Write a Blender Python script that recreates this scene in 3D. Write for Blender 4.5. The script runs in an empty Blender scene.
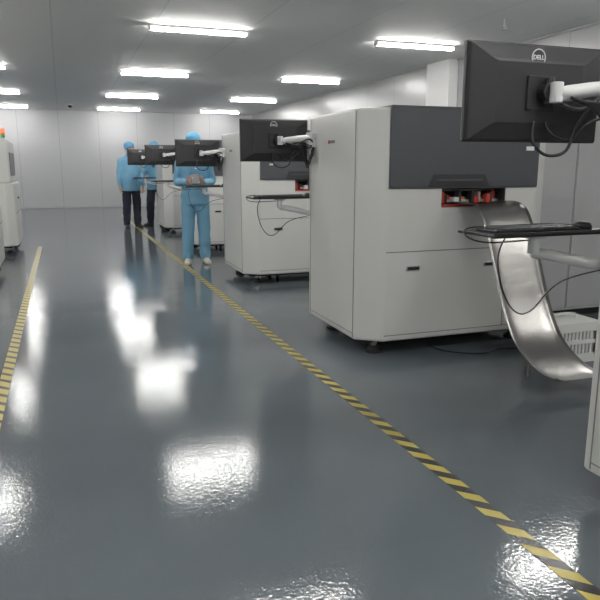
import bpy, bmesh, math, random
from mathutils import Vector, Matrix, noise
random.seed(4)
S = bpy.context.scene
C = S.collection
S.view_settings.view_transform = 'Standard'
S.view_settings.exposure = 0.14

# ------------------------------------------------------------------ materials
def nodes(name):
    m = bpy.data.materials.new(name); m.use_nodes = True
    nt = m.node_tree
    return m, nt, nt.nodes['Principled BSDF']

def mat(name, col, rough=0.5, metal=0.0, bscale=0, bheight=0.0, var=0.04, vscale=3.0, coat=0.0):
    m, nt, p = nodes(name)
    N, L = nt.nodes, nt.links
    tc = N.new('ShaderNodeTexCoord')
    nz = N.new('ShaderNodeTexNoise'); nz.inputs['Scale'].default_value = vscale; nz.inputs['Detail'].default_value = 4
    L.new(tc.outputs['Object'], nz.inputs['Vector'])
    mx = N.new('ShaderNodeMix'); mx.data_type = 'RGBA'
    mx.inputs[6].default_value = (*[c*(1-var) for c in col], 1)
    mx.inputs[7].default_value = (*[min(1, c*(1+var)) for c in col], 1)
    L.new(nz.outputs['Fac'], mx.inputs[0]); L.new(mx.outputs[2], p.inputs['Base Color'])
    p.inputs['Roughness'].default_value = rough; p.inputs['Metallic'].default_value = metal
    p.inputs['Coat Weight'].default_value = coat
    if bscale:
        n2 = N.new('ShaderNodeTexNoise'); n2.inputs['Scale'].default_value = bscale; n2.inputs['Detail'].default_value = 3
        L.new(tc.outputs['Object'], n2.inputs['Vector'])
        b = N.new('ShaderNodeBump'); b.inputs['Distance'].default_value = bheight; b.inputs['Strength'].default_value = 1
        L.new(n2.outputs['Fac'], b.inputs['Height']); L.new(b.outputs['Normal'], p.inputs['Normal'])
    return m

def emat(name, col, strength, base=(0.8, 0.8, 0.8)):
    m, nt, p = nodes(name)
    p.inputs['Base Color'].default_value = (*base, 1)
    p.inputs['Emission Color'].default_value = (*col, 1)
    p.inputs['Emission Strength'].default_value = strength
    return m

def floor_mat():
    m, nt, p = nodes('epoxy_floor')
    N, L = nt.nodes, nt.links
    tc = N.new('ShaderNodeTexCoord')
    big = N.new('ShaderNodeTexNoise'); big.inputs['Scale'].default_value = 0.8; big.inputs['Detail'].default_value = 5
    L.new(tc.outputs['Object'], big.inputs['Vector'])
    cr = N.new('ShaderNodeValToRGB')
    cr.color_ramp.elements[0].position = 0.3; cr.color_ramp.elements[0].color = (0.116, 0.137, 0.152, 1)
    cr.color_ramp.elements[1].position = 0.7; cr.color_ramp.elements[1].color = (0.144, 0.166, 0.182, 1)
    L.new(big.outputs['Fac'], cr.inputs[0]); L.new(cr.outputs[0], p.inputs['Base Color'])
    r = N.new('ShaderNodeMapRange'); r.inputs['To Min'].default_value = 0.05; r.inputs['To Max'].default_value = 0.10
    L.new(big.outputs['Fac'], r.inputs['Value']); L.new(r.outputs[0], p.inputs['Roughness'])
    p.inputs['IOR'].default_value = 1.38
    acc = None
    for sc, h in ((85, 0.00050), (36, 0.00042), (2.6, 0.0006)):
        n = N.new('ShaderNodeTexNoise'); n.inputs['Scale'].default_value = sc; n.inputs['Detail'].default_value = 1.5
        L.new(tc.outputs['Object'], n.inputs['Vector'])
        mu = N.new('ShaderNodeMath'); mu.operation = 'MULTIPLY'; mu.inputs[1].default_value = h
        L.new(n.outputs['Fac'], mu.inputs[0])
        if acc is None: acc = mu
        else:
            ad = N.new('ShaderNodeMath'); ad.operation = 'ADD'
            L.new(acc.outputs[0], ad.inputs[0]); L.new(mu.outputs[0], ad.inputs[1]); acc = ad
    b = N.new('ShaderNodeBump'); b.inputs['Distance'].default_value = 1; b.inputs['Strength'].default_value = 1
    L.new(acc.outputs[0], b.inputs['Height']); L.new(b.outputs['Normal'], p.inputs['Normal'])
    return m

def panel_mat(name, col, rough, axes, pitch, metal=0.0, depth=0.45):
    """sandwich panel with thin seams; axes = list of axis indices"""
    m, nt, p = nodes(name)
    N, L = nt.nodes, nt.links
    tc = N.new('ShaderNodeTexCoord')
    sep = N.new('ShaderNodeSeparateXYZ'); L.new(tc.outputs['Object'], sep.inputs[0])
    acc = None
    for ax, pt in zip(axes, pitch):
        d = N.new('ShaderNodeMath'); d.operation = 'DIVIDE'; d.inputs[1].default_value = pt
        L.new(sep.outputs[ax], d.inputs[0])
        f = N.new('ShaderNodeMath'); f.operation = 'FRACT'; L.new(d.outputs[0], f.inputs[0])
        l = N.new('ShaderNodeMath'); l.operation = 'LESS_THAN'; l.inputs[1].default_value = 0.014/pt
        L.new(f.outputs[0], l.inputs[0])
        if acc is None: acc = l
        else:
            mx = N.new('ShaderNodeMath'); mx.operation = 'MAXIMUM'
            L.new(acc.outputs[0], mx.inputs[0]); L.new(l.outputs[0], mx.inputs[1]); acc = mx
    mix = N.new('ShaderNodeMix'); mix.data_type = 'RGBA'
    mix.inputs[6].default_value = (*col, 1); mix.inputs[7].default_value = (*[c*depth for c in col], 1)
    L.new(acc.outputs[0], mix.inputs[0]); L.new(mix.outputs[2], p.inputs['Base Color'])
    p.inputs['Roughness'].default_value = rough; p.inputs['Metallic'].default_value = metal
    nz = N.new('ShaderNodeTexNoise'); nz.inputs['Scale'].default_value = 0.9
    L.new(tc.outputs['Object'], nz.inputs['Vector'])
    b = N.new('ShaderNodeBump'); b.inputs['Distance'].default_value = 0.01; b.inputs['Strength'].default_value = 0.6
    L.new(nz.outputs['Fac'], b.inputs['Height']); L.new(b.outputs['Normal'], p.inputs['Normal'])
    return m

def tape_mat(name='hazard_tape', duty=0.50):
    m, nt, p = nodes(name)
    N, L = nt.nodes, nt.links
    tc = N.new('ShaderNodeTexCoord')
    sep = N.new('ShaderNodeSeparateXYZ'); L.new(tc.outputs['Object'], sep.inputs[0])
    ad = N.new('ShaderNodeMath'); ad.operation = 'ADD'
    L.new(sep.outputs[0], ad.inputs[0]); L.new(sep.outputs[1], ad.inputs[1])
    d = N.new('ShaderNodeMath'); d.operation = 'DIVIDE'; d.inputs[1].default_value = 0.135
    L.new(ad.outputs[0], d.inputs[0])
    f = N.new('ShaderNodeMath'); f.operation = 'FRACT'; L.new(d.outputs[0], f.inputs[0])
    l = N.new('ShaderNodeMath'); l.operation = 'LESS_THAN'; l.inputs[1].default_value = duty
    L.new(f.outputs[0], l.inputs[0])
    mx = N.new('ShaderNodeMix'); mx.data_type = 'RGBA'
    mx.inputs[6].default_value = (0.56, 0.46, 0.10, 1); mx.inputs[7].default_value = (0.025, 0.025, 0.027, 1)
    L.new(l.outputs[0], mx.inputs[0]); L.new(mx.outputs[2], p.inputs['Base Color'])
    p.inputs['Roughness'].default_value = 0.32
    nz = N.new('ShaderNodeTexNoise'); nz.inputs['Scale'].default_value = 40
    L.new(tc.outputs['Object'], nz.inputs['Vector'])
    b = N.new('ShaderNodeBump'); b.inputs['Distance'].default_value = 0.0008
    L.new(nz.outputs['Fac'], b.inputs['Height']); L.new(b.outputs['Normal'], p.inputs['Normal'])
    return m

M_white = mat('machine_white_paint', (0.72, 0.715, 0.685), 0.38, bscale=250, bheight=0.0002, var=0.02)
M_hood = mat('hood_grey_acrylic', (0.080, 0.083, 0.090), 0.30, var=0.03)
M_hood2 = mat('hood_dark_recess', (0.035, 0.036, 0.04), 0.35)
M_black = mat('black_plastic', (0.018, 0.018, 0.02), 0.42)
M_mon = mat('monitor_back_plastic', (0.022, 0.022, 0.025), 0.45, bscale=500, bheight=0.0003)
M_rubber = mat('rubber', (0.02, 0.02, 0.02), 0.7)
M_seam = mat('seam_gasket', (0.24, 0.24, 0.24), 0.6)
M_steel = mat('brushed_steel', (0.34, 0.333, 0.32), 0.30, 1.0, bscale=6, bheight=0.004)
M_zinc = mat('zinc_hardware', (0.55, 0.54, 0.52), 0.35, 1.0)
M_armw = mat('arm_white_plastic', (0.78, 0.78, 0.78), 0.3)
M_red = mat('red_anodised', (0.55, 0.05, 0.03), 0.4)
M_orange = mat('orange_label', (0.70, 0.25, 0.08), 0.5)
M_logo = mat('logo_print', (0.75, 0.75, 0.76), 0.5)
M_crate = mat('crate_plastic', (0.80, 0.81, 0.78), 0.45)
M_cab = mat('cabinet_grey_paint', (0.50, 0.505, 0.51), 0.45)
M_tape = tape_mat(); M_tape2 = tape_mat('hazard_tape_thin_black', 0.34)  # left tape has narrower black stripes than the right one
M_screen = emat('screen_glow', (0.45, 0.6, 0.85), 0.8, (0.02, 0.02, 0.02))
M_lamp = emat('lamp_diffuser', (1.0, 0.985, 0.95), 72.0)
M_lampbody = mat('lamp_housing', (0.75, 0.75, 0.74), 0.4)
M_blue = mat('antistatic_fabric_blue', (0.21, 0.44, 0.61), 0.8, bscale=22, bheight=0.004, var=0.08, vscale=9)
M_cap = mat('cap_fabric_blue', (0.14, 0.40, 0.63), 0.8, bscale=45, bheight=0.005, var=0.1, vscale=14)
M_mask = mat('mask_fabric', (0.45, 0.62, 0.74), 0.85, bscale=60, bheight=0.002)
M_navy = mat('trouser_navy', (0.022, 0.027, 0.045), 0.85, bscale=25, bheight=0.004, var=0.15)
M_skin = mat('skin', (0.60, 0.37, 0.27), 0.5, bscale=90, bheight=0.001, var=0.08, vscale=20)
M_lip = mat('lips', (0.42, 0.16, 0.13), 0.5)
M_hair = mat('hair_black', (0.012, 0.010, 0.009), 0.5, bscale=150, bheight=0.003)
M_eye = mat('eye_white', (0.8, 0.8, 0.78), 0.2)
M_shoe = mat('shoe_cream', (0.62, 0.58, 0.50), 0.6)
M_shoeb = mat('shoe_black', (0.03, 0.03, 0.03), 0.5)

# ------------------------------------------------------------------ helpers
def group(name, loc):
    e = bpy.data.objects.new(name, None); e.location = loc
    e.empty_display_size = 0.1
    C.objects.link(e); return e

def attach(o, parent):
    if parent is not None:
        o.parent = parent
        o.matrix_parent_inverse = Matrix.Translation(-Vector(parent.location))

def mesh_obj(name, vs, fs, m, parent=None, smooth=False, bevel=0, seg=2):
    me = bpy.data.meshes.new(name)
    me.from_pydata([tuple(v) for v in vs], [], fs); me.update()
    bm = bmesh.new(); bm.from_mesh(me); bmesh.ops.recalc_face_normals(bm, faces=bm.faces); bm.to_mesh(me); bm.free()
    if m is not None: me.materials.append(m)
    if smooth: me.polygons.foreach_set('use_smooth', [True]*len(me.polygons))
    o = bpy.data.objects.new(name, me); C.objects.link(o)
    if bevel:
        b = o.modifiers.new('bevel', 'BEVEL'); b.width = bevel; b.segments = seg; b.limit_method = 'ANGLE'; b.angle_limit = 0.5
    attach(o, parent); return o

def boxdata(x0, x1, y0, y1, z0, z1):
    vs = [Vector(p) for p in ((x0,y0,z0),(x1,y0,z0),(x1,y1,z0),(x0,y1,z0),(x0,y0,z1),(x1,y0,z1),(x1,y1,z1),(x0,y1,z1))]
    fs = [(0,3,2,1),(4,5,6,7),(0,1,5,4),(1,2,6,5),(2,3,7,6),(3,0,4,7)]
    return vs, fs

def box(name, x0, x1, y0, y1, z0, z1, m, parent=None, bevel=0, seg=2):
    vs, fs = boxdata(x0, x1, y0, y1, z0, z1)
    return mesh_obj(name, vs, fs, m, parent, bevel=bevel, seg=seg)

def prism(name, poly, z0, z1, m, parent=None, bevel=0, seg=3):
    n = len(poly)
    vs = [Vector((x, y, z0)) for x, y in poly] + [Vector((x, y, z1)) for x, y in poly]
    fs = [tuple(range(n-1, -1, -1)), tuple(range(n, 2*n))] + [(i, (i+1) % n, n+(i+1) % n, n+i) for i in range(n)]
    return mesh_obj(name, vs, fs, m, parent, bevel=bevel, seg=seg)

class MB:
    def __init__(s): s.v, s.f = [], []
    def add(s, vs, fs):
        o = len(s.v); s.v += [Vector(v) for v in vs]; s.f += [tuple(i+o for i in f) for f in fs]
    def box(s, *a): s.add(*boxdata(*a))

def loft(rings, closed=True):
    n = len(rings[0]); vs = [p for r in rings for p in r]; fs = []
    for k in range(len(rings)-1):
        for i in range(n):
            j = (i+1) % n
            fs.append((k*n+i, k*n+j, (k+1)*n+j, (k+1)*n+i))
    if closed:
        fs.append(tuple(range(n-1, -1, -1))); o = (len(rings)-1)*n; fs.append(tuple(range(o, o+n)))
    return vs, fs

def tube(pts, radii, seg=12, flat=1.0, ref=None):
    pts = [Vector(p) for p in pts]
    if not hasattr(radii, '__len__'): radii = [radii]*len(pts)
    rings = []; u = None
    for i, p in enumerate(pts):
        d = (pts[min(i+1, len(pts)-1)] - pts[max(i-1, 0)]).normalized()
        if u is None:
            r = Vector(ref) if ref is not None else (Vector((0, 0, 1)) if abs(d.z) < 0.8 else Vector((1, 0, 0)))
            u = (r - d*r.dot(d)).normalized()
        else:
            u = (u - d*u.dot(d)).normalized()
        w = d.cross(u)
        rings.append([p + (u*math.cos(a)*flat + w*math.sin(a))*radii[i] for a in [2*math.pi*k/seg for k in range(seg)]])
    return loft(rings)

def smooth_path(pts, n=6):
    pts = [Vector(p) for p in pts]; out = []
    for i in range(len(pts)-1):
        p0 = pts[max(i-1, 0)]; p1 = pts[i]; p2 = pts[i+1]; p3 = pts[min(i+2, len(pts)-1)]
        for k in range(n):
            t = k/n
            out.append(0.5*((2*p1) + (p2-p0)*t + (2*p0-5*p1+4*p2-p3)*t*t + (3*p1-p0-3*p2+p3)*t**3))
    out.append(pts[-1]); return out

def cyl(name, a, b, r, m, parent=None, seg=20, r2=None):
    vs, fs = tube([a, b], [r, r if r2 is None else r2], seg)
    o = mesh_obj(name, vs, fs, m, parent, bevel=min(r*0.15, 0.004), seg=2)
    return o

def cable(name, pts, r, m, parent=None):
    vs, fs = tube(smooth_path(pts), r, 8)
    return mesh_obj(name, vs, fs, m, parent, smooth=True)

def bake(o):
    bpy.context.view_layer.update()
    dg = bpy.context.evaluated_depsgraph_get()
    me = bpy.data.meshes.new_from_object(o.evaluated_get(dg))
    o.modifiers.clear(); old = o.data; o.data = me
    return me

def remesh(mb, name, vox, smooth_it=3, parent=None, m=None):
    me = bpy.data.meshes.new(name); me.from_pydata([tuple(v) for v in mb.v], [], mb.f); me.update()
    bm = bmesh.new(); bm.from_mesh(me); bmesh.ops.recalc_face_normals(bm, faces=bm.faces); bm.to_mesh(me); bm.free()
    o = bpy.data.objects.new(name, me); C.objects.link(o)
    r = o.modifiers.new('r', 'REMESH'); r.mode = 'VOXEL'; r.voxel_size = vox
    if smooth_it:
        s = o.modifiers.new('s', 'SMOOTH'); s.factor = 0.5; s.iterations = smooth_it
    bake(o)
    if m is not None:
        o.data.materials.clear(); o.data.materials.append(m)
    o.data.polygons.foreach_set('use_smooth', [True]*len(o.data.polygons))
    return o

# ------------------------------------------------------------------ people
def hand(w, d, n, th, curl):
    w, d, n, th = Vector(w), Vector(d).normalized(), Vector(n), Vector(th)
    n = (n-d*n.dot(d)).normalized(); th = (th-d*th.dot(d)-n*th.dot(n)).normalized()
    mb = MB(); rings = []
    for s, rx, ry in ((-.04, .024, .020), (0, .026, .019), (.03, .037, .017), (.07, .042, .014), (.092, .038, .011)):
        rings.append([w+d*s+th*math.cos(a)*rx+n*math.sin(a)*ry for a in [2*math.pi*q/14 for q in range(14)]])
    mb.add(*loft(rings))
    for i, L in enumerate((.072, .080, .074, .058)):
        p = w+d*.080+th*(.033-.022*i); pts = [p-d*.012]; a = 0; pts.append(p.copy())
        for fr, c in ((.45, curl), (.30, curl*1.1), (.25, curl*.7)):
            a += c; dd = d*math.cos(a)+n*math.sin(a)+th*(.06*(1.5-i)); p = p+dd.normalized()*L*fr; pts.append(p.copy())
        mb.add(*tube(pts, [.0092, .0092, .0086, .008, .0062], 8))
    p = w+d*.018+th*.024; pts = [p.copy()]
    for v, L in ((d*.65+th*.7+n*.3, .036), (d*.85+th*.3+n*.45, .032), (d*.9+n*.6, .024)):
        p = p+v.normalized()*L; pts.append(p.copy())
    mb.add(*tube(pts, [.014, .012, .0105, .008], 8))
    return mb

def person(name, loc, yaw, height, pants, shoes, arms, head_pitch=0.1, head_yaw=0.0, legs=None, hem=.80, mask=True, prop=None, seed=0):
    M = Matrix.Translation(Vector(loc)) @ Matrix.Rotation(yaw, 4, 'Z') @ Matrix.Scale(height/1.72, 4)
    g = group(name, loc)
    def fin(o):
        o.data.transform(M); attach(o, g); return o
    legs = legs or {-1: [(-.09, 0, .88), (-.105, -.012, .48), (-.115, .012, .10)], 1: [(.09, 0, .88), (.105, -.012, .48), (.115, .012, .10)]}
    mb = MB()
    T = [(hem, .184, .135), (hem+.05, .185, .136), (.93, .176, .128), (1.02, .166, .118), (1.12, .165, .114), (1.22, .176, .118), (1.31, .184, .118), (1.36, .178, .102), (1.405, .138, .084), (1.438, .082, .070), (1.49, .064, .066)]
    mb.add(*loft([[Vector((rx*math.cos(a), .004+ry*math.sin(a), z)) for a in [2*math.pi*q/28 for q in range(28)]] for z, rx, ry in T]))
    for s in (-1, 1):
        sh, el, wr = [Vector(p) for p in arms[s][:3]]
        pts = smooth_path([Vector((s*.12, 0, 1.360)), sh+Vector((0, 0, -.012)), sh.lerp(el, .55), el, el.lerp(wr, .5), wr], 4)
        n = len(pts); rad = []
        for i in range(n):
            t = i/(n-1)
            rad.append(.060*(1-t)+.042*t + .003*math.sin(t*25+seed))
        mb.add(*tube(pts, rad, 14))
        hp, kn, an = [Vector(p) for p in legs[s]]
        pts = smooth_path([hp+Vector((0, 0, .06)), hp.lerp(kn, .4), kn, kn.lerp(an, .5), an, an+Vector((0, 0, -.045))], 4)
        n = len(pts)
        rad = [.098*(1-i/(n-1))**.8+.060*(1-(1-i/(n-1))**.8) + .003*math.sin(i*1.7+seed) for i in range(n)]
        mb.add(*tube(pts, rad, 16))
    o = remesh(mb, 'clothed_body', .013, 2)
    me = o.data
    for v in me.vertices:
        p = v.co*9+Vector((seed*3.1, 0, 0))
        q = Vector((v.co.x*7, v.co.y*7, v.co.z*13+seed))
        v.co += v.normal*(noise.noise(q)*.008+noise.noise(p*2.2)*.003)
    me.materials.clear(); me.materials.append(M_blue); me.materials.append(pants)
    for f in me.polygons:
        c = f.center
        f.material_index = 1 if (c.z < hem+.004 and abs(c.x) < .22) else 0
    fin(o)
    mb = MB()
    for s in (-1, 1):
        an = Vector(legs[s][2]); R = Matrix.Rotation(s*.16, 3, 'Z'); rings = []
        for y, w, h in ((.078, .018, .045), (.066, .034, .085), (.02, .041, .105), (-.05, .043, .085), (-.11, .048, .062), (-.16, .042, .048), (-.188, .022, .032)):
            rings.append([R @ Vector((w*math.cos(a), y, 0)) + Vector((an.x, an.y, max(0, h*(.45+.55*math.sin(a))))) for a in [2*math.pi*q/16 for q in range(16)]])
        mb.add(*loft(rings))
    o = mesh_obj('shoes', mb.v, mb.f, shoes, None, smooth=True); fin(o)
    HM = Matrix.Translation((0, .0, 1.485)) @ Matrix.Rotation(head_yaw, 4, 'Z') @ Matrix.Rotation(head_pitch, 4, 'X') @ Matrix.Scale(1.05, 4) @ Matrix.Translation((0, 0, -1.50))
    prof = [(1.472, .022, .026, -.058), (1.484, .040, .046, -.040), (1.508, .054, .070, -.022), (1.54, .064, .086, -.008), (1.58, .071, .093, .0), (1.62, .074, .096, .002), (1.655, .069, .089, .006), (1.685, .052, .068, .008), (1.703, .022, .03, .008)]
    def sect(z):
        z = max(prof[0][0], min(prof[-1][0], z))
        for a, b in zip(prof, prof[1:]):
            if z <= b[0]:
                t = (z-a[0])/(b[0]-a[0]); return [a[i]*(1-t)+b[i]*t for i in (1, 2, 3)]
        return prof[-1][1:]
    mb = MB()
    mb.add(*loft([[Vector((rx*math.cos(a), cy+ry*math.sin(a), z)) for a in [2*math.pi*q/24 for q in range(24)]] for z, rx, ry, cy in prof]))
    mb.add(*tube([(0, .012, 1.42), (0, .008, 1.48), (0, .0, 1.55)], [.056, .052, .050], 16))
    mb.add(*tube([(0, -.088, 1.604), (0, -.100, 1.58), (0, -.110, 1.558), (0, -.096, 1.548)], [.008, .010, .015, .010], 10))
    for s in (-1, 1):
        mb.add(*tube([(s*.070, .006, 1.595), (s*.079, .010, 1.60), (s*.083, .014, 1.578), (s*.078, .010, 1.552), (s*.068, .004, 1.548)], [.008, .013, .014, .011, .007], 8))
        mb.add(*tube([(s*.010, -.092, 1.607), (s*.030, -.090, 1.610), (s*.050, -.074, 1.606)], .008, 8))
    o = remesh(mb, 'head', .006, 3, m=M_skin); o.data.transform(HM); fin(o)
    def ell(c, r):
        rings = []
        for i in range(1, 8):
            p = math.pi*i/8
            rings.append([Vector((c[0]+r[0]*math.sin(p)*math.cos(a), c[1]+r[1]*math.sin(p)*math.sin(a), c[2]-r[2]*math.cos(p))) for a in [2*math.pi*q/12 for q in range(12)]])
        return loft(rings)
    e = MB(); ir = MB(); br = MB()
    for s in (-1, 1):
        e.add(*ell((s*.031, -.0835, 1.590), (.014, .008, .0065)))
        ir.add(*ell((s*.031, -.0900, 1.590), (.0060, .0030, .0060)))
        br.add(*tube([(s*.013, -.0985, 1.613), (s*.032, -.0965, 1.617), (s*.050, -.082, 1.612)], [.003, .0036, .002], 6))
    for nm, b_, m_ in (('eyes', e, M_eye), ('irises', ir, M_hair), ('eyebrows', br, M_hair)):
        o = mesh_obj(nm, b_.v, b_.f, m_, None, smooth=True); o.data.transform(HM); fin(o)
    l = MB(); l.add(*tube([(-.024, -.083, 1.518), (-.01, -.091, 1.521), (.01, -.091, 1.521), (.024, -.083, 1.518)], [.003, .006, .006, .003], 8))
    o = mesh_obj('lips', l.v, l.f, M_lip, None, smooth=True); o.data.transform(HM); fin(o)
    if mask:
        vs, fs = [], []; NA = 18; NZ = 8
        for j in range(NZ+1):
            z = 1.478+.092*j/NZ
            rx, ry, cy = sect(z)
            for i in range(NA+1):
                a = math.pi*(1+i/NA)
                bulge = .012 + .020*math.exp(-((i/NA-.5)/.14)**2)*math.sin(math.pi*min(1, (j+1)/NZ))
                vs.append(Vector(((rx+.006)*math.cos(a), cy+(ry+bulge)*math.sin(a), z)))
        for j in range(NZ):
            for i in range(NA):
                q = j*(NA+1)+i; fs.append((q, q+1, q+NA+2, q+NA+1))
        o = mesh_obj('face_mask', vs, fs, M_mask, None, smooth=True); o.data.transform(HM); fin(o)
    def shell(nm, off, zf, zb, m_, puff):
        vs, fs = [], []; NA = 28; NZ = 9
        for j in range(NZ+1):
            t = j/NZ
            for i in range(NA):
                a = 2*math.pi*i/NA
                back = .5+.5*math.sin(a)
                zl = zf+(zb-zf)*back
                z = zl+(1.703-zl)*(1-(1-t)**1.5)
                rx, ry, cy = sect(z)
                o_ = off+puff*math.sin(math.pi*min(1, t*1.1))*(1+.25*noise.noise(Vector((a*2, t*4, seed))))
                zz = z+(off+puff)*t
                vs.append(Vector(((rx+o_)*math.cos(a), cy+(ry+o_)*math.sin(a), zz)))
        for j in range(NZ):
            for i in range(NA):
                k2 = (i+1) % NA; fs.append((j*NA+i, j*NA+k2, (j+1)*NA+k2, (j+1)*NA+i))
        fs.append(tuple(NZ*NA+i for i in range(NA)))
        o = mesh_obj(nm, vs, fs, m_, None, smooth=True); o.data.transform(HM); fin(o)
    shell('hair', .004, 1.628, 1.500, M_hair, .002)
    shell('cap', .009, 1.637, 1.525, M_cap, .014)
    for s in (-1, 1):
        wr, d, n, th, curl = arms[s][2:]
        o = remesh(hand(wr, d, n, th, curl), 'hand_r' if s < 0 else 'hand_l', .0034, 2, m=M_skin); fin(o)
    if prop:
        prop(fin)
    return g

def dev(fin):
    vs, fs = boxdata(-.055, .055, -.008, .008, -.085, .085)
    o = mesh_obj('handheld_device', vs, fs, M_black, None, bevel=.006)
    bake(o); o.data.transform(Matrix.Translation((-.012, -.315, 1.125)) @ Matrix.Rotation(-.75, 4, 'X')); fin(o)
arms1 = {-1: [(-.185, 0, 1.365), (-.230, .005, 1.085), (-.110, -.225, 1.085), (.22, -.95, .12), (.75, .25, .5), (-.2, -.1, 1), .75],
          1: [(.185, 0, 1.365), (.235, .005, 1.085), (.085, -.225, 1.075), (-.25, -.95, .12), (-.75, .25, .5), (.2, -.1, 1), .75]}
person('standing_worker', (1.66, 8.76, 0), -.10, 1.735, M_blue, M_shoe, arms1, head_pitch=.26, head_yaw=-.1, hem=.79, prop=dev, seed=1)
armsd = {-1: [(-.185, 0, 1.365), (-.235, .02, 1.09), (-.240, -.04, .845), (0, -.12, -1), (1, 0, 0), (0, -1, 0), .28],
          1: [(.185, 0, 1.365), (.235, .02, 1.09), (.240, -.04, .845), (0, -.12, -1), (-1, 0, 0), (0, -1, 0), .28]}
person('standing_worker', (1.37, 14.45, 0), .25, 1.80, M_navy, M_shoeb, armsd, head_pitch=.10, head_yaw=.25, hem=.74, seed=2)
armsp = {-1: [(-.185, 0, 1.365), (-.230, -.02, 1.09), (-.16, -.24, 1.05), (.2, -1, .05), (.2, .1, -1), (1, 0, 0), .35],
          1: armsd[1]}
legs3 = {-1: [(-.09, 0, .88), (-.11, -.06, .48), (-.12, -.07, .10)], 1: [(.09, 0, .88), (.11, .03, .48), (.12, .09, .10)]}
person('standing_worker', (1.94, 14.80, 0), -.75, 1.82, M_navy, M_shoeb, armsp, head_pitch=.12, head_yaw=-.1, legs=legs3, hem=.74, seed=3)

# ------------------------------------------------------------------ room
XL, XR, YB, YF, H = -6.2, 6.2, -5.0, 22.0, 3.0
M_floor = floor_mat()
M_ceil = panel_mat('ceiling_panel', (0.76, 0.76, 0.755), 0.62, (0,), (1.18,), 0.0, 0.80)
M_wallb = panel_mat('wall_panel_back', (0.43, 0.432, 0.445), 0.4, (0,), (1.18,), 0.0, 0.68)
M_walls = panel_mat('wall_panel_side', (0.39, 0.392, 0.40), 0.3, (1,), (1.18,), 0.0, 0.66)
box('floor', XL-.1, XR+.1, YB-.1, YF+.1, -0.1, 0.0, M_floor)
box('ceiling', XL-.1, XR+.1, YB-.1, YF+.1, H, H+0.1, M_ceil)
box('wall_back', XL, XR, YF, YF+0.1, 0, H, M_wallb)
box('wall_front', XL, XR, YB-0.1, YB, 0, H, M_wallb)
box('wall_left', XL-0.1, XL, YB, YF, 0, H, M_walls)
box('wall_right', XR, XR+0.1, YB, YF, 0, H, M_walls)
M_trim = mat('aluminium_cove', (0.40, 0.40, 0.41), 0.4)
box('baseboard_back', XL, XR, YF-0.02, YF, 0, 0.07, M_trim, bevel=0.005)
box('baseboard_right', XR-0.02, XR, YB, YF-0.02, 0, 0.07, M_trim, bevel=0.005)
box('baseboard_left', XL, XL+0.02, YB, YF-0.02, 0, 0.07, M_trim, bevel=0.005)
box('trim_1', XL, XR, YF-0.03, YF, H-0.03, H, M_trim, bevel=0.008)
box('trim_2', XR-0.03, XR, YB, YF-0.03, H-0.03, H, M_trim, bevel=0.008)
box('trim_3', XL, XL+0.03, YB, YF-0.03, H-0.03, H, M_trim, bevel=0.008)
M_col = mat('column_cladding', (0.70, 0.70, 0.695), 0.4)
box('column', 6.02, 6.2, 9.6, 10.3, 0, H, M_col, bevel=0.01)

for nm, x in (('floor_tape', 1.46), ('floor_tape', -0.414)):
    box(nm, x-0.034, x+0.034, -2.0, 18.0 if x > 0 else 11.5, 0.0, 0.0012, M_tape if x > 0 else M_tape2)

# ceiling lamps
def lamp(cx, cy):
    g = group('ceiling_light_fixture', (cx, cy, H))
    box('housing', cx-.62, cx+.62, cy-.055, cy+.055, H-.030, H, M_lampbody, g, bevel=0.006)
    box('end_cap_1', cx-.62, cx-.600, cy-.052, cy+.052, H-.068, H-.02, M_lampbody, g, bevel=0.004)
    box('end_cap_2', cx+.600, cx+.62, cy-.052, cy+.052, H-.068, H-.02, M_lampbody, g, bevel=0.004)
    for k, dy in enumerate((-.030, .030)):
        vs, fs = tube([(cx-.6, cy+dy, H-.048), (cx+.6, cy+dy, H-.048)], 0.0165, 10)
        mesh_obj('tube_%d' % k, vs, fs, M_lamp, g, smooth=False)
for cx in (-4.55, -1.4, 1.75, 4.95):
    for cy in (-3.4, 0.9, 5.1, 8.6, 12.8, 17.0, 20.9):
        lamp(cx - (.12 if cx > 4 else 0), cy)

g = group('dome_security_camera', (0.35, 20.0, H))
cyl('base', (0.35, 20.0, H), (0.35, 20.0, H-.04), 0.08, M_lampbody, g)
vs, fs = tube([(0.35, 20.0, H-.04), (0.35, 20.0, H-.08), (0.35, 20, H-.105)], [.065, .05, .015], 16)
mesh_obj('dome', vs, fs, M_black, g, smooth=True)
g = group('ceiling_sensor', (5.06, 6.9, H))
cyl('rod', (5.06, 6.9, H), (5.06, 6.9, H-.08), 0.012, M_zinc, g)
cyl('head', (5.06, 6.9, H-.08), (5.06, 6.9, H-.12), 0.03, M_trim, g)

# ------------------------------------------------------------------ machines
def foot(g, x, y):
    cyl('foot_pad', (x, y, 0.0), (x, y, 0.022), 0.062, M_rubber, g)
    cyl('foot_cone', (x, y, 0.022), (x, y, 0.050), 0.050, M_hood2, g, r2=.030)
    cyl('foot_rod', (x, y, 0.045), (x, y, 0.10), 0.020, M_zinc, g)
    cyl('foot_nut', (x, y, 0.062), (x, y, 0.080), 0.030, M_zinc, g, seg=6)
def caster(g, x, y):
    box('caster_fork', x-.025, x+.025, y-.02, y+.02, .05, .10, M_zinc, g, bevel=.004)
    cyl('caster_wheel', (x-.014, y, .035), (x+.014, y, .035), .035, M_rubber, g)

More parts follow.
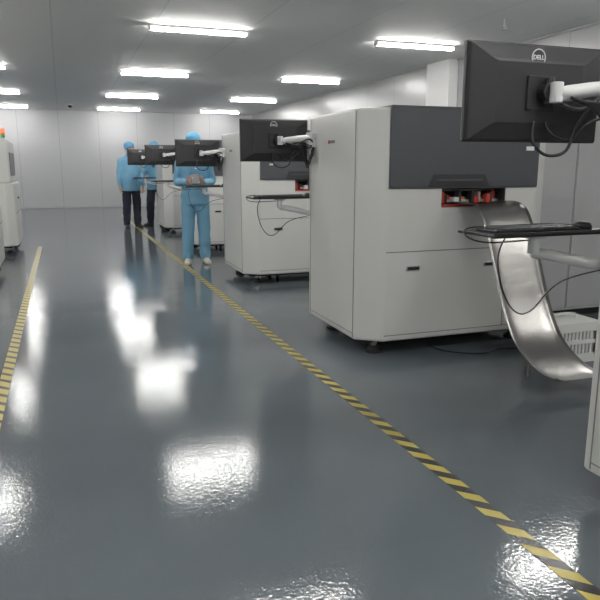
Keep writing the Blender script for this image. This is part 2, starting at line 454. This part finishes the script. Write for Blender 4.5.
def machine(x0, y0):
    g = group('solder_paste_printer', (x0+.77, y0+.5, 0))
    X1, Y1 = x0+1.53, y0+1.02
    poly = [(x0, y0+.13), (x0+.17, y0), (x0+1.36, y0), (X1, y0+.13), (X1, Y1), (x0, Y1)]
    body = prism('body_shell', poly, 0.108, 1.67, M_white, g, bevel=0.018, seg=3)
    c = box('cut', x0+.58, x0+1.10, y0-.2, y0+.32, 1.02, 1.15, M_white)
    b = body.modifiers.new('cut', 'BOOLEAN'); b.object = c; b.operation = 'DIFFERENCE'; b.solver = 'EXACT'
    bake(body); bpy.data.objects.remove(c)
    box('base_frame', x0+.09, X1-.09, y0+.14, Y1-.08, 0.070, 0.112, M_black, g, bevel=.004)
    for fx in (x0+.17, X1-.17):
        for fy in (y0+.16, Y1-.14):
            foot(g, fx, fy)
    for fx in (x0+.50, X1-.50):
        for fy in (y0+.42, Y1-.28):
            caster(g, fx, fy)
    box('hood_front', x0+.175, x0+1.352, y0-.020, y0+.004, 1.157, 1.672, M_hood, g, bevel=.006)
    box('hood_top', x0+.175, x0+1.352, y0-.020, y0+.62, 1.668, 1.684, M_hood, g, bevel=.005)
    t = [(x0+.50, 1.245), (x0+.90, 1.245), (x0+.945, 1.160), (x0+.46, 1.160)]
    vs = [Vector((a, y0-.026, z)) for a, z in t] + [Vector((a, y0-.016, z)) for a, z in t]
    fs = [(0, 1, 2, 3), (7, 6, 5, 4)] + [(i, (i+1) % 4, 4+(i+1) % 4, 4+i) for i in range(4)]
    mesh_obj('hood_handle_recess', vs, fs, M_hood2, g)
    box('hood_handle_lip', x0+.52, x0+.88, y0-.034, y0-.024, 1.200, 1.212, M_hood, g, bevel=.003)
    a0, a1, b0, b1, z0, z1 = x0+.582, x0+1.098, y0+.004, y0+.318, 1.0205, 1.149
    box('bay_back', a0, a1, b1-.006, b1, z0, z1, M_black, g)
    box('bay_left', a0, a0+.004, b0, b1, z0, z1, M_hood2, g)
    box('bay_right', a1-.004, a1, b0, b1, z0, z1, M_hood2, g)
    box('bay_roof', a0, a1, b0, b1, z1-.004, z1, M_black, g)
    box('bay_floor', a0, a1, b0, b1, z0, z0+.004, M_zinc, g)
    box('rail_1', a0+.01, a1-.01, b0+.06, b0+.08, z0+.03, z0+.05, M_zinc, g, bevel=.002)
    box('rail_2', a0+.01, a1-.01, b0+.20, b0+.22, z0+.03, z0+.06, M_zinc, g, bevel=.002)
    for k, (dx, mm, hh, w_) in enumerate(((.015, M_red, .065, .026), (.050, M_black, .05, .030), (.09, M_red, .04, .024), (.12, M_armw, .03, .04), (.175, M_hood, .075, .02), (.205, M_orange, .03, .035), (.26, M_black, .07, .024), (.29, M_red, .035, .05), (.35, M_armw, .065, .02), (.385, M_red, .05, .03), (.43, M_black, .06, .02), (.46, M_red, .07, .03))):
        yb = b0+.03+.025*(k % 3)
        box('clamp_%d' % k, a0+dx, a0+dx+w_, yb, yb+.06, z0+.026, z0+.038+hh, mm, g, bevel=.003)
    cyl('guide_rod', (a0+.004, b0+.13, z0+.112), (a1-.004, b0+.13, z0+.112), .006, M_zinc, g)
    box('red_guard_rail', a0+.012, a1-.014, b0+.012, b0+.022, z0+.006, z0+.020, M_red, g, bevel=.002)
    s = .0025
    box('seam_front', x0+.17, x0+1.36, y0-s, y0+.002, .727, .733, M_seam, g)
    box('seam_front_top', x0+.17, x0+1.36, y0-s, y0+.002, 1.150, 1.156, M_seam, g)
    box('seam_base', x0+.17, x0+1.36, y0-s, y0+.002, .150, .155, M_seam, g)
    box('seam_door', x0+1.13, x0+1.135, y0-s, y0+.002, .155, .73, M_seam, g)
    box('seam_side', x0-s, x0+.002, y0+.142, y0+.148, .125, 1.655, M_seam, g)
    box('seam_side_rear', x0-s, x0+.002, Y1-.045, Y1-.04, .125, 1.655, M_seam, g)
    box('seam_side_low', x0-s, x0+.002, y0+.148, Y1-.045, .150, .154, M_seam, g)
    def latch(cx, cz):
        box('latch_plate', cx-.052, cx+.052, y0-.006, y0+.002, cz-.017, cz+.017, M_zinc, g, bevel=.004)
        box('latch_paddle', cx-.044, cx+.044, y0-.010, y0-.004, cz-.011, cz+.011, M_black, g, bevel=.003)
    latch(x0+.38, .615); latch(x0+1.00, .615)
    box('side_badge', x0-.003, x0+.001, y0+.50, y0+.58, 1.46, 1.48, M_seam, g)
    box('side_badge_mark', x0-.003, x0+.001, y0+.59, y0+.62, 1.458, 1.482, M_red, g)
    return g

def monitor(x0, yf, dz=0.0, shift=0.0):
    """monitor on a gas arm fixed to machine side; screen faces +Y"""
    cx = x0-.295-shift; cz = 1.535+dz; ym = yf-.03
    g = group('computer_monitor', (cx, ym, cz))
    box('bezel', cx-.27, cx+.27, ym-.004, ym+.016, cz-.157, cz+.157, M_black, g, bevel=.004)
    r = []
    for (hx, hz, y) in ((.268, .155, ym-.003), (.262, .150, ym-.014), (.19, .105, ym-.026), (.17, .095, ym-.030)):
        r.append([Vector((cx-hx, y, cz-hz)), Vector((cx+hx, y, cz-hz)), Vector((cx+hx, y, cz+hz)), Vector((cx-hx, y, cz+hz))])
    vs, fs = loft(r); mesh_obj('back_shell', vs, fs, M_mon, g, bevel=.004)
    box('screen', cx-.26, cx+.26, ym+.0155, ym+.018, cz-.145, cz+.147, M_screen, g)
    lx, lz, ly = cx-.012, cz+.112, ym-.0265
    ring = []
    for k in range(33):
        a = 2*math.pi*k/32; ring.append((lx+.026*math.cos(a), ly, lz+.026*math.sin(a)))
    vs, fs = tube(ring, .0020, 6, ref=(0, 1, 0)); mesh_obj('logo_ring', vs, fs, M_logo, g)
    cu = bpy.data.curves.new('logo_text', 'FONT'); cu.body = 'DELL'; cu.size = .020; cu.extrude = .0008; cu.offset = .0004
    cu.align_x = 'CENTER'; cu.align_y = 'CENTER'
    t = bpy.data.objects.new('logo_text', cu); C.objects.link(t)
    t.rotation_euler = (math.pi/2, 0, 0); t.location = (lx, ly-.0005, lz); cu.materials.append(M_logo); attach(t, g)
    box('vesa_plate', cx-.055, cx+.055, ym-.038, ym-.028, cz-.055, cz+.055, M_black, g, bevel=.003)
    cyl('tilt_head', (cx+.01, ym-.036, cz), (cx+.01, ym-.075, cz), .030, M_black, g)
    cyl('pivot', (cx+.01, ym-.060, cz-.04), (cx+.01, ym-.060, cz+.045), .016, M_black, g)
    pts = [(cx+.02, ym-.085, cz-.008), (cx+.06, ym-.087, cz-.004), (cx+.16, ym-.090, cz+.012), (cx+.255, ym-.09, cz+.016), (x0-.012, ym-.09, cz+.016)]
    vs, fs = tube(pts, [.018, .027, .025, .030, .030], 14, flat=.95); mesh_obj('gas_arm', vs, fs, M_armw, g, smooth=True)
    cyl('arm_joint_near', (cx+.02, ym-.085, cz-.035), (cx+.02, ym-.085, cz+.03), .021, M_armw, g)
    cyl('arm_joint', (x0-.035, ym-.09, cz-.035), (x0-.035, ym-.09, cz+.06), .032, M_armw, g)
    box('wall_bracket', x0-.03, x0, ym-.13, ym-.05, cz-.05, cz+.06, M_armw, g, bevel=.006)
    cable('video_cable', [(cx-.02, ym-.03, cz-.09), (cx-.03, ym-.05, cz-.16), (cx+.02, ym-.06, cz-.20), (cx+.09, ym-.07, cz-.185), (cx+.12, ym-.08, cz-.10), (cx+.19, ym-.10, cz-.03), (x0-.02, ym-.11, cz-.04)], .0052, M_black, g)
    cable('power_cable', [(cx+.03, ym-.03, cz-.09), (cx+.04, ym-.05, cz-.13), (cx+.10, ym-.07, cz-.15), (cx+.17, ym-.09, cz-.09), (x0-.02, ym-.10, cz-.045)], .005, M_black, g)
    for k in range(5):
        cable('signal_cable_%d' % k, [(cx+.05+.012*k, ym-.12, cz-.02-.004*k), (cx+.12+.01*k, ym-.13-.003*k, cz-.045), (cx+.185+.008*k, ym-.13, cz-.10-.012*k), (cx+.225+.010*k, ym-.12, cz-.205+.022*k), (cx+.250+.006*k, ym-.115, cz-.12+.01*k), (x0-.012, ym-.11-.004*k, cz-.02+.01*k)], .0058, M_black, g)
    cable('arm_cable', [(cx+.03, ym-.07, cz-.03), (cx+.09, ym-.12, cz-.055), (cx+.17, ym-.125, cz-.015), (cx+.24, ym-.125, cz+.01), (x0-.01, ym-.12, cz-.03)], .006, M_black, g)
    box('cable_tag', cx-.058, cx-.028, ym-.056, ym-.053, cz-.185, cz-.172, M_logo, g)
    return g

def shelf(x0, yf):
    a, b = x0-.44, x0+.13
    y0, y1 = yf+.06, yf+.30; z = 1.055
    g = group('keyboard_shelf', ((a+b)/2, (y0+y1)/2, z))
    box('tray', a, b, y0, y1, z-.012, z, M_black, g, bevel=.004)
    box('tray_rim', a, b, y0, y0+.006, z-.012, z+.006, M_black, g, bevel=.002)
    box('keyboard', a+.05, a+.44, y0+.06, y0+.19, z, z+.010, M_black, g, bevel=.003)
    k = MB()
    for i in range(14):
        for j in range(5):
            k.box(a+.06+i*.0265, a+.06+i*.0265+.021, y0+.07+j*.023, y0+.07+j*.023+.018, z+.009, z+.015)
    mesh_obj('keys', k.v, k.f, M_hood, g)
    vs, fs = loft([[Vector((a+.50+.03*math.cos(t)*s, y0+.12+.05*math.sin(t)*s, z+h)) for t in [2*math.pi*q/14 for q in range(14)]] for s, h in ((1, 0), (1, .012), (.8, .024), (.35, .029))])
    mesh_obj('mouse', vs, fs, M_black, g, smooth=True)
    px, py = x0-.20, yf+.14
    cyl('post', (px, py, z-.012), (px, py, z-.085), .022, M_armw, g)
    cyl('post_cap', (px, py, z-.012), (px, py, z-.026), .045, M_armw, g)
    vs, fs = tube([(px, py, z-.085), (px+.06, py, z-.09), (px+.26, py-.03, z-.135), (px+.34, py-.05, z-.145)], [.018, .022, .022, .020], 12, flat=1.0)
    mesh_obj('support_arm', vs, fs, M_armw, g, smooth=True)
    cyl('arm_joint', (px+.34, py-.05, z-.18), (px+.34, py-.05, z-.11), .030, M_armw, g)
    box('bracket', px+.30, px+.38, yf, py-.06, z-.19, z-.10, M_armw, g, bevel=.005)
    cable('usb_cable', [(a+.06, y0+.02, z-.012), (a+.035, y0+.02, z-.08), (a+.05, y0+.01, z-.19), (a+.10, y0, z-.28), (a+.17, y0-.01, z-.29), (a+.30, y0-.02, z-.18), (px+.32, yf+.01, z-.13)], .003, M_black, g)
    cable('mouse_cable', [(a+.50, y0+.16, z+.01), (a+.42, y0+.22, z+.012), (a+.2, y0+.225, z+.010), (a+.02, y0+.20, z+.008), (a-.012, y0+.15, z-.02), (a+.03, y0+.08, z-.035), (a+.2, y0+.06, z-.03)], .003, M_black, g)
    return g

rows = [(1.89, 0.88, 0, .09), (1.84, 3.88, -.045, 0), (1.84, 6.88, -.085, 0), (1.84, 9.88, -.06, 0), (1.84, 12.88, -.06, 0)]
for x0, y0, dz, sh in rows:
    machine(x0, y0)
    monitor(x0, y0+1.02, dz, sh)
    shelf(x0, y0+1.02)

# ------------------------------------------------------------------ left machines
M_tg = mat('tower_green', (.05, .35, .1), .3); M_tr = emat('tower_red', (1, .12, .05), 2.0, (.6, .05, .03))
def left_machine(xr, y0, L=1.35):
    g = group('inspection_machine', (xr-.5, y0+L/2, 0))
    poly = [(xr-1.05, y0), (xr-.12, y0), (xr, y0+.10), (xr, y0+L-.10), (xr-.12, y0+L), (xr-1.05, y0+L)]
    prism('body_shell', poly, .12, 1.05, M_white, g, bevel=.02)
    poly2 = [(xr-1.02, y0+.03), (xr-.18, y0+.03), (xr-.04, y0+.14), (xr-.04, y0+L-.14), (xr-.18, y0+L-.03), (xr-1.02, y0+L-.03)]
    prism('upper_cover', poly2, 1.05, 1.68, M_white, g, bevel=.03)
    box('window', xr-.042, xr-.032, y0+.25, y0+L-.25, 1.15, 1.50, M_hood, g, bevel=.004)
    box('seam_belt', xr-.002, xr+.003, y0+.1, y0+L-.1, .60, .606, M_seam, g)
    box('door_handle', xr, xr+.02, y0+L*.5-.06, y0+L*.5+.06, .80, .825, M_black, g, bevel=.005)
    box('base_frame', xr-.95, xr-.09, y0+.1, y0+L-.1, .085, .13, M_black, g)
    for fx in (xr-.12, xr-.85):
        for fy in (y0+.18, y0+L-.18):
            foot(g, fx, fy); caster(g, fx, fy+(.12 if fy < y0+.5 else -.12))
    tx, ty = xr-.12, y0+.50
    cyl('tower_pole', (tx, ty, 1.66), (tx, ty, 1.72), .012, M_zinc, g)
    cyl('tower_green', (tx, ty, 1.72), (tx, ty, 1.76), .03, M_tg, g)
    cyl('tower_amber', (tx, ty, 1.76), (tx, ty, 1.80), .03, M_orange, g)
    cyl('tower_red', (tx, ty, 1.80), (tx, ty, 1.85), .03, M_tr, g)
left_machine(-0.76, 7.9); left_machine(-0.68, 10.55, 1.5)
left_machine(-0.86, 4.6)

# ------------------------------------------------------------------ steel chute
g = group('steel_unloading_chute', (2.75, 3.3, 0))
prof = smooth_path([(0, 4.05, 1.032), (0, 3.86, 1.042), (0, 3.74, 1.045), (0, 3.64, 1.015), (0, 3.57, .92), (0, 3.51, .78), (0, 3.43, .58), (0, 3.34, .385), (0, 3.24, .235), (0, 3.12, .140), (0, 2.98, .088), (0, 2.88, .080), (0, 2.84, .088)], 5)
W = 12; th = .003
vs, fs = [], []
nP = len(prof)
for layer in (0, 1):
    for i, p in enumerate(prof):
        d = (prof[min(i+1, nP-1)]-prof[max(i-1, 0)]).normalized()
        n = Vector((0, d.z, -d.y)).normalized()
        fr = i/(nP-1)
        for k in range(W+1):
            t = k/W*2-1
            x = 2.715 + .055*fr + t*(.195-.015*fr)
            lift = .016*abs(t)**8 + .004*t*t
            up = -n if n.z < 0 else n
            if abs(n.z) < 1e-3: up = Vector((0, -1, 0))
            vs.append(Vector((x, p.y, p.z)) + up*(lift - layer*th))
def idx(l, i, k): return l*nP*(W+1) + i*(W+1) + k
for i in range(nP-1):
    for k in range(W):
        fs.append((idx(0, i, k), idx(0, i, k+1), idx(0, i+1, k+1), idx(0, i+1, k)))
        fs.append((idx(1, i, k), idx(1, i+1, k), idx(1, i+1, k+1), idx(1, i, k+1)))
    fs.append((idx(0, i, 0), idx(0, i+1, 0), idx(1, i+1, 0), idx(1, i, 0)))
    fs.append((idx(0, i, W), idx(1, i, W), idx(1, i+1, W), idx(0, i+1, W)))
for k in range(W):
    fs.append((idx(0, 0, k), idx(1, 0, k), idx(1, 0, k+1), idx(0, 0, k+1)))
    fs.append((idx(0, nP-1, k), idx(0, nP-1, k+1), idx(1, nP-1, k+1), idx(1, nP-1, k)))
mesh_obj('chute_sheet', vs, fs, M_steel, g, smooth=True)
for x in (2.68, 2.86):
    cyl('support_leg', (x, 3.20, 0.0), (x, 3.20, .185), .009, M_zinc, g)
vs, fs = tube([(2.62, 3.20, .180), (2.92, 3.20, .180)], .007, 8); mesh_obj('cross_bar', vs, fs, M_zinc, g)

# ------------------------------------------------------------------ vented plastic crate
g = group('plastic_crate', (3.22, 3.5, 0))
cx0, cx1, cy0, cy1 = 2.98, 3.36, 3.33, 3.62
k = MB()
k.box(cx0, cx1, cy0, cy1, 0, .012)
for z, h in ((0, .060), (.215, .060), (.130, .026)):
    k.box(cx0-.006, cx1+.006, cy0-.006, cy0+.008, z, z+h); k.box(cx0-.006, cx1+.006, cy1-.008, cy1+.006, z, z+h)
    k.box(cx0-.006, cx0+.008, cy0+.008, cy1-.008, z, z+h); k.box(cx1-.008, cx1+.006, cy0+.008, cy1-.008, z, z+h)
n = 12
for i in range(n+1):
    w = .018 if i not in (0, n) else .05
    x = cx0+(cx1-cx0-w)*i/n
    k.box(x, x+w, cy0, cy0+.005, .03, .24); k.box(x, x+w, cy1-.005, cy1, .03, .24)
n = 9
for i in range(n+1):
    w = .018 if i not in (0, n) else .05
    y = cy0+(cy1-cy0-w)*i/n
    k.box(cx0, cx0+.005, y, y+w, .03, .24); k.box(cx1-.005, cx1, y, y+w, .03, .24)
k.box(cx0, cx1, cy0, cy1, .262, .276)
mesh_obj('crate_frame', k.v, k.f, M_crate, g)
box('packed_bags', cx0+.02, cx1-.02, cy0+.02, cy1-.02, .012, .22, mat('bag_plastic', (.4, .41, .4), .3, bscale=20, bheight=.02), g, bevel=.03, seg=4)
cable('carry_handle', [(cx0+.08, (cy0+cy1)/2, .272), (cx0+.09, (cy0+cy1)/2, .30), ((cx0+cx1)/2, (cy0+cy1)/2, .312), (cx1-.09, (cy0+cy1)/2, .30), (cx1-.08, (cy0+cy1)/2, .272)], .008, M_crate, g)

# grey cabinet behind
g = group('electrical_cabinet', (4.3, 4.8, 0))
box('cabinet_body', 3.62, 5.1, 4.45, 5.1, .06, 1.95, M_cab, g, bevel=.01)
box('plinth', 3.64, 5.08, 4.48, 5.08, 0, .06, M_black, g)
box('door_seam', 4.06, 4.066, 4.447, 4.452, .08, 1.93, M_seam, g)
box('door_panel_1', 3.64, 4.055, 4.440, 4.451, .09, 1.92, M_cab, g, bevel=.004)
box('door_panel_2', 4.072, 5.08, 4.440, 4.451, .09, 1.92, M_cab, g, bevel=.004)
box('door_handle', 4.98, 5.0, 4.425, 4.445, .95, 1.10, M_black, g, bevel=.004)
g = group('power_cable', (2.9, 3.7, 0))
cable('cable', [(3.36, 3.80, .006), (3.1, 3.74, .006), (2.9, 3.78, .006), (2.7, 3.72, .006), (2.5, 3.85, .006), (2.45, 4.05, .006)], .006, M_black, g)

# ------------------------------------------------------------------ world, camera
w = bpy.data.worlds.new('world'); S.world = w; w.use_nodes = True
w.node_tree.nodes['Background'].inputs[0].default_value = (.5, .5, .5, 1)
w.node_tree.nodes['Background'].inputs[1].default_value = .2
cam = bpy.data.cameras.new('camera'); co = bpy.data.objects.new('camera', cam); C.objects.link(co)
cam.sensor_width = 36; cam.lens = 39.0; cam.clip_start = .05
co.location = (0, 0, 1.30)
co.rotation_euler = (math.radians(90-11.65), 0, math.radians(-19.8))
S.camera = co
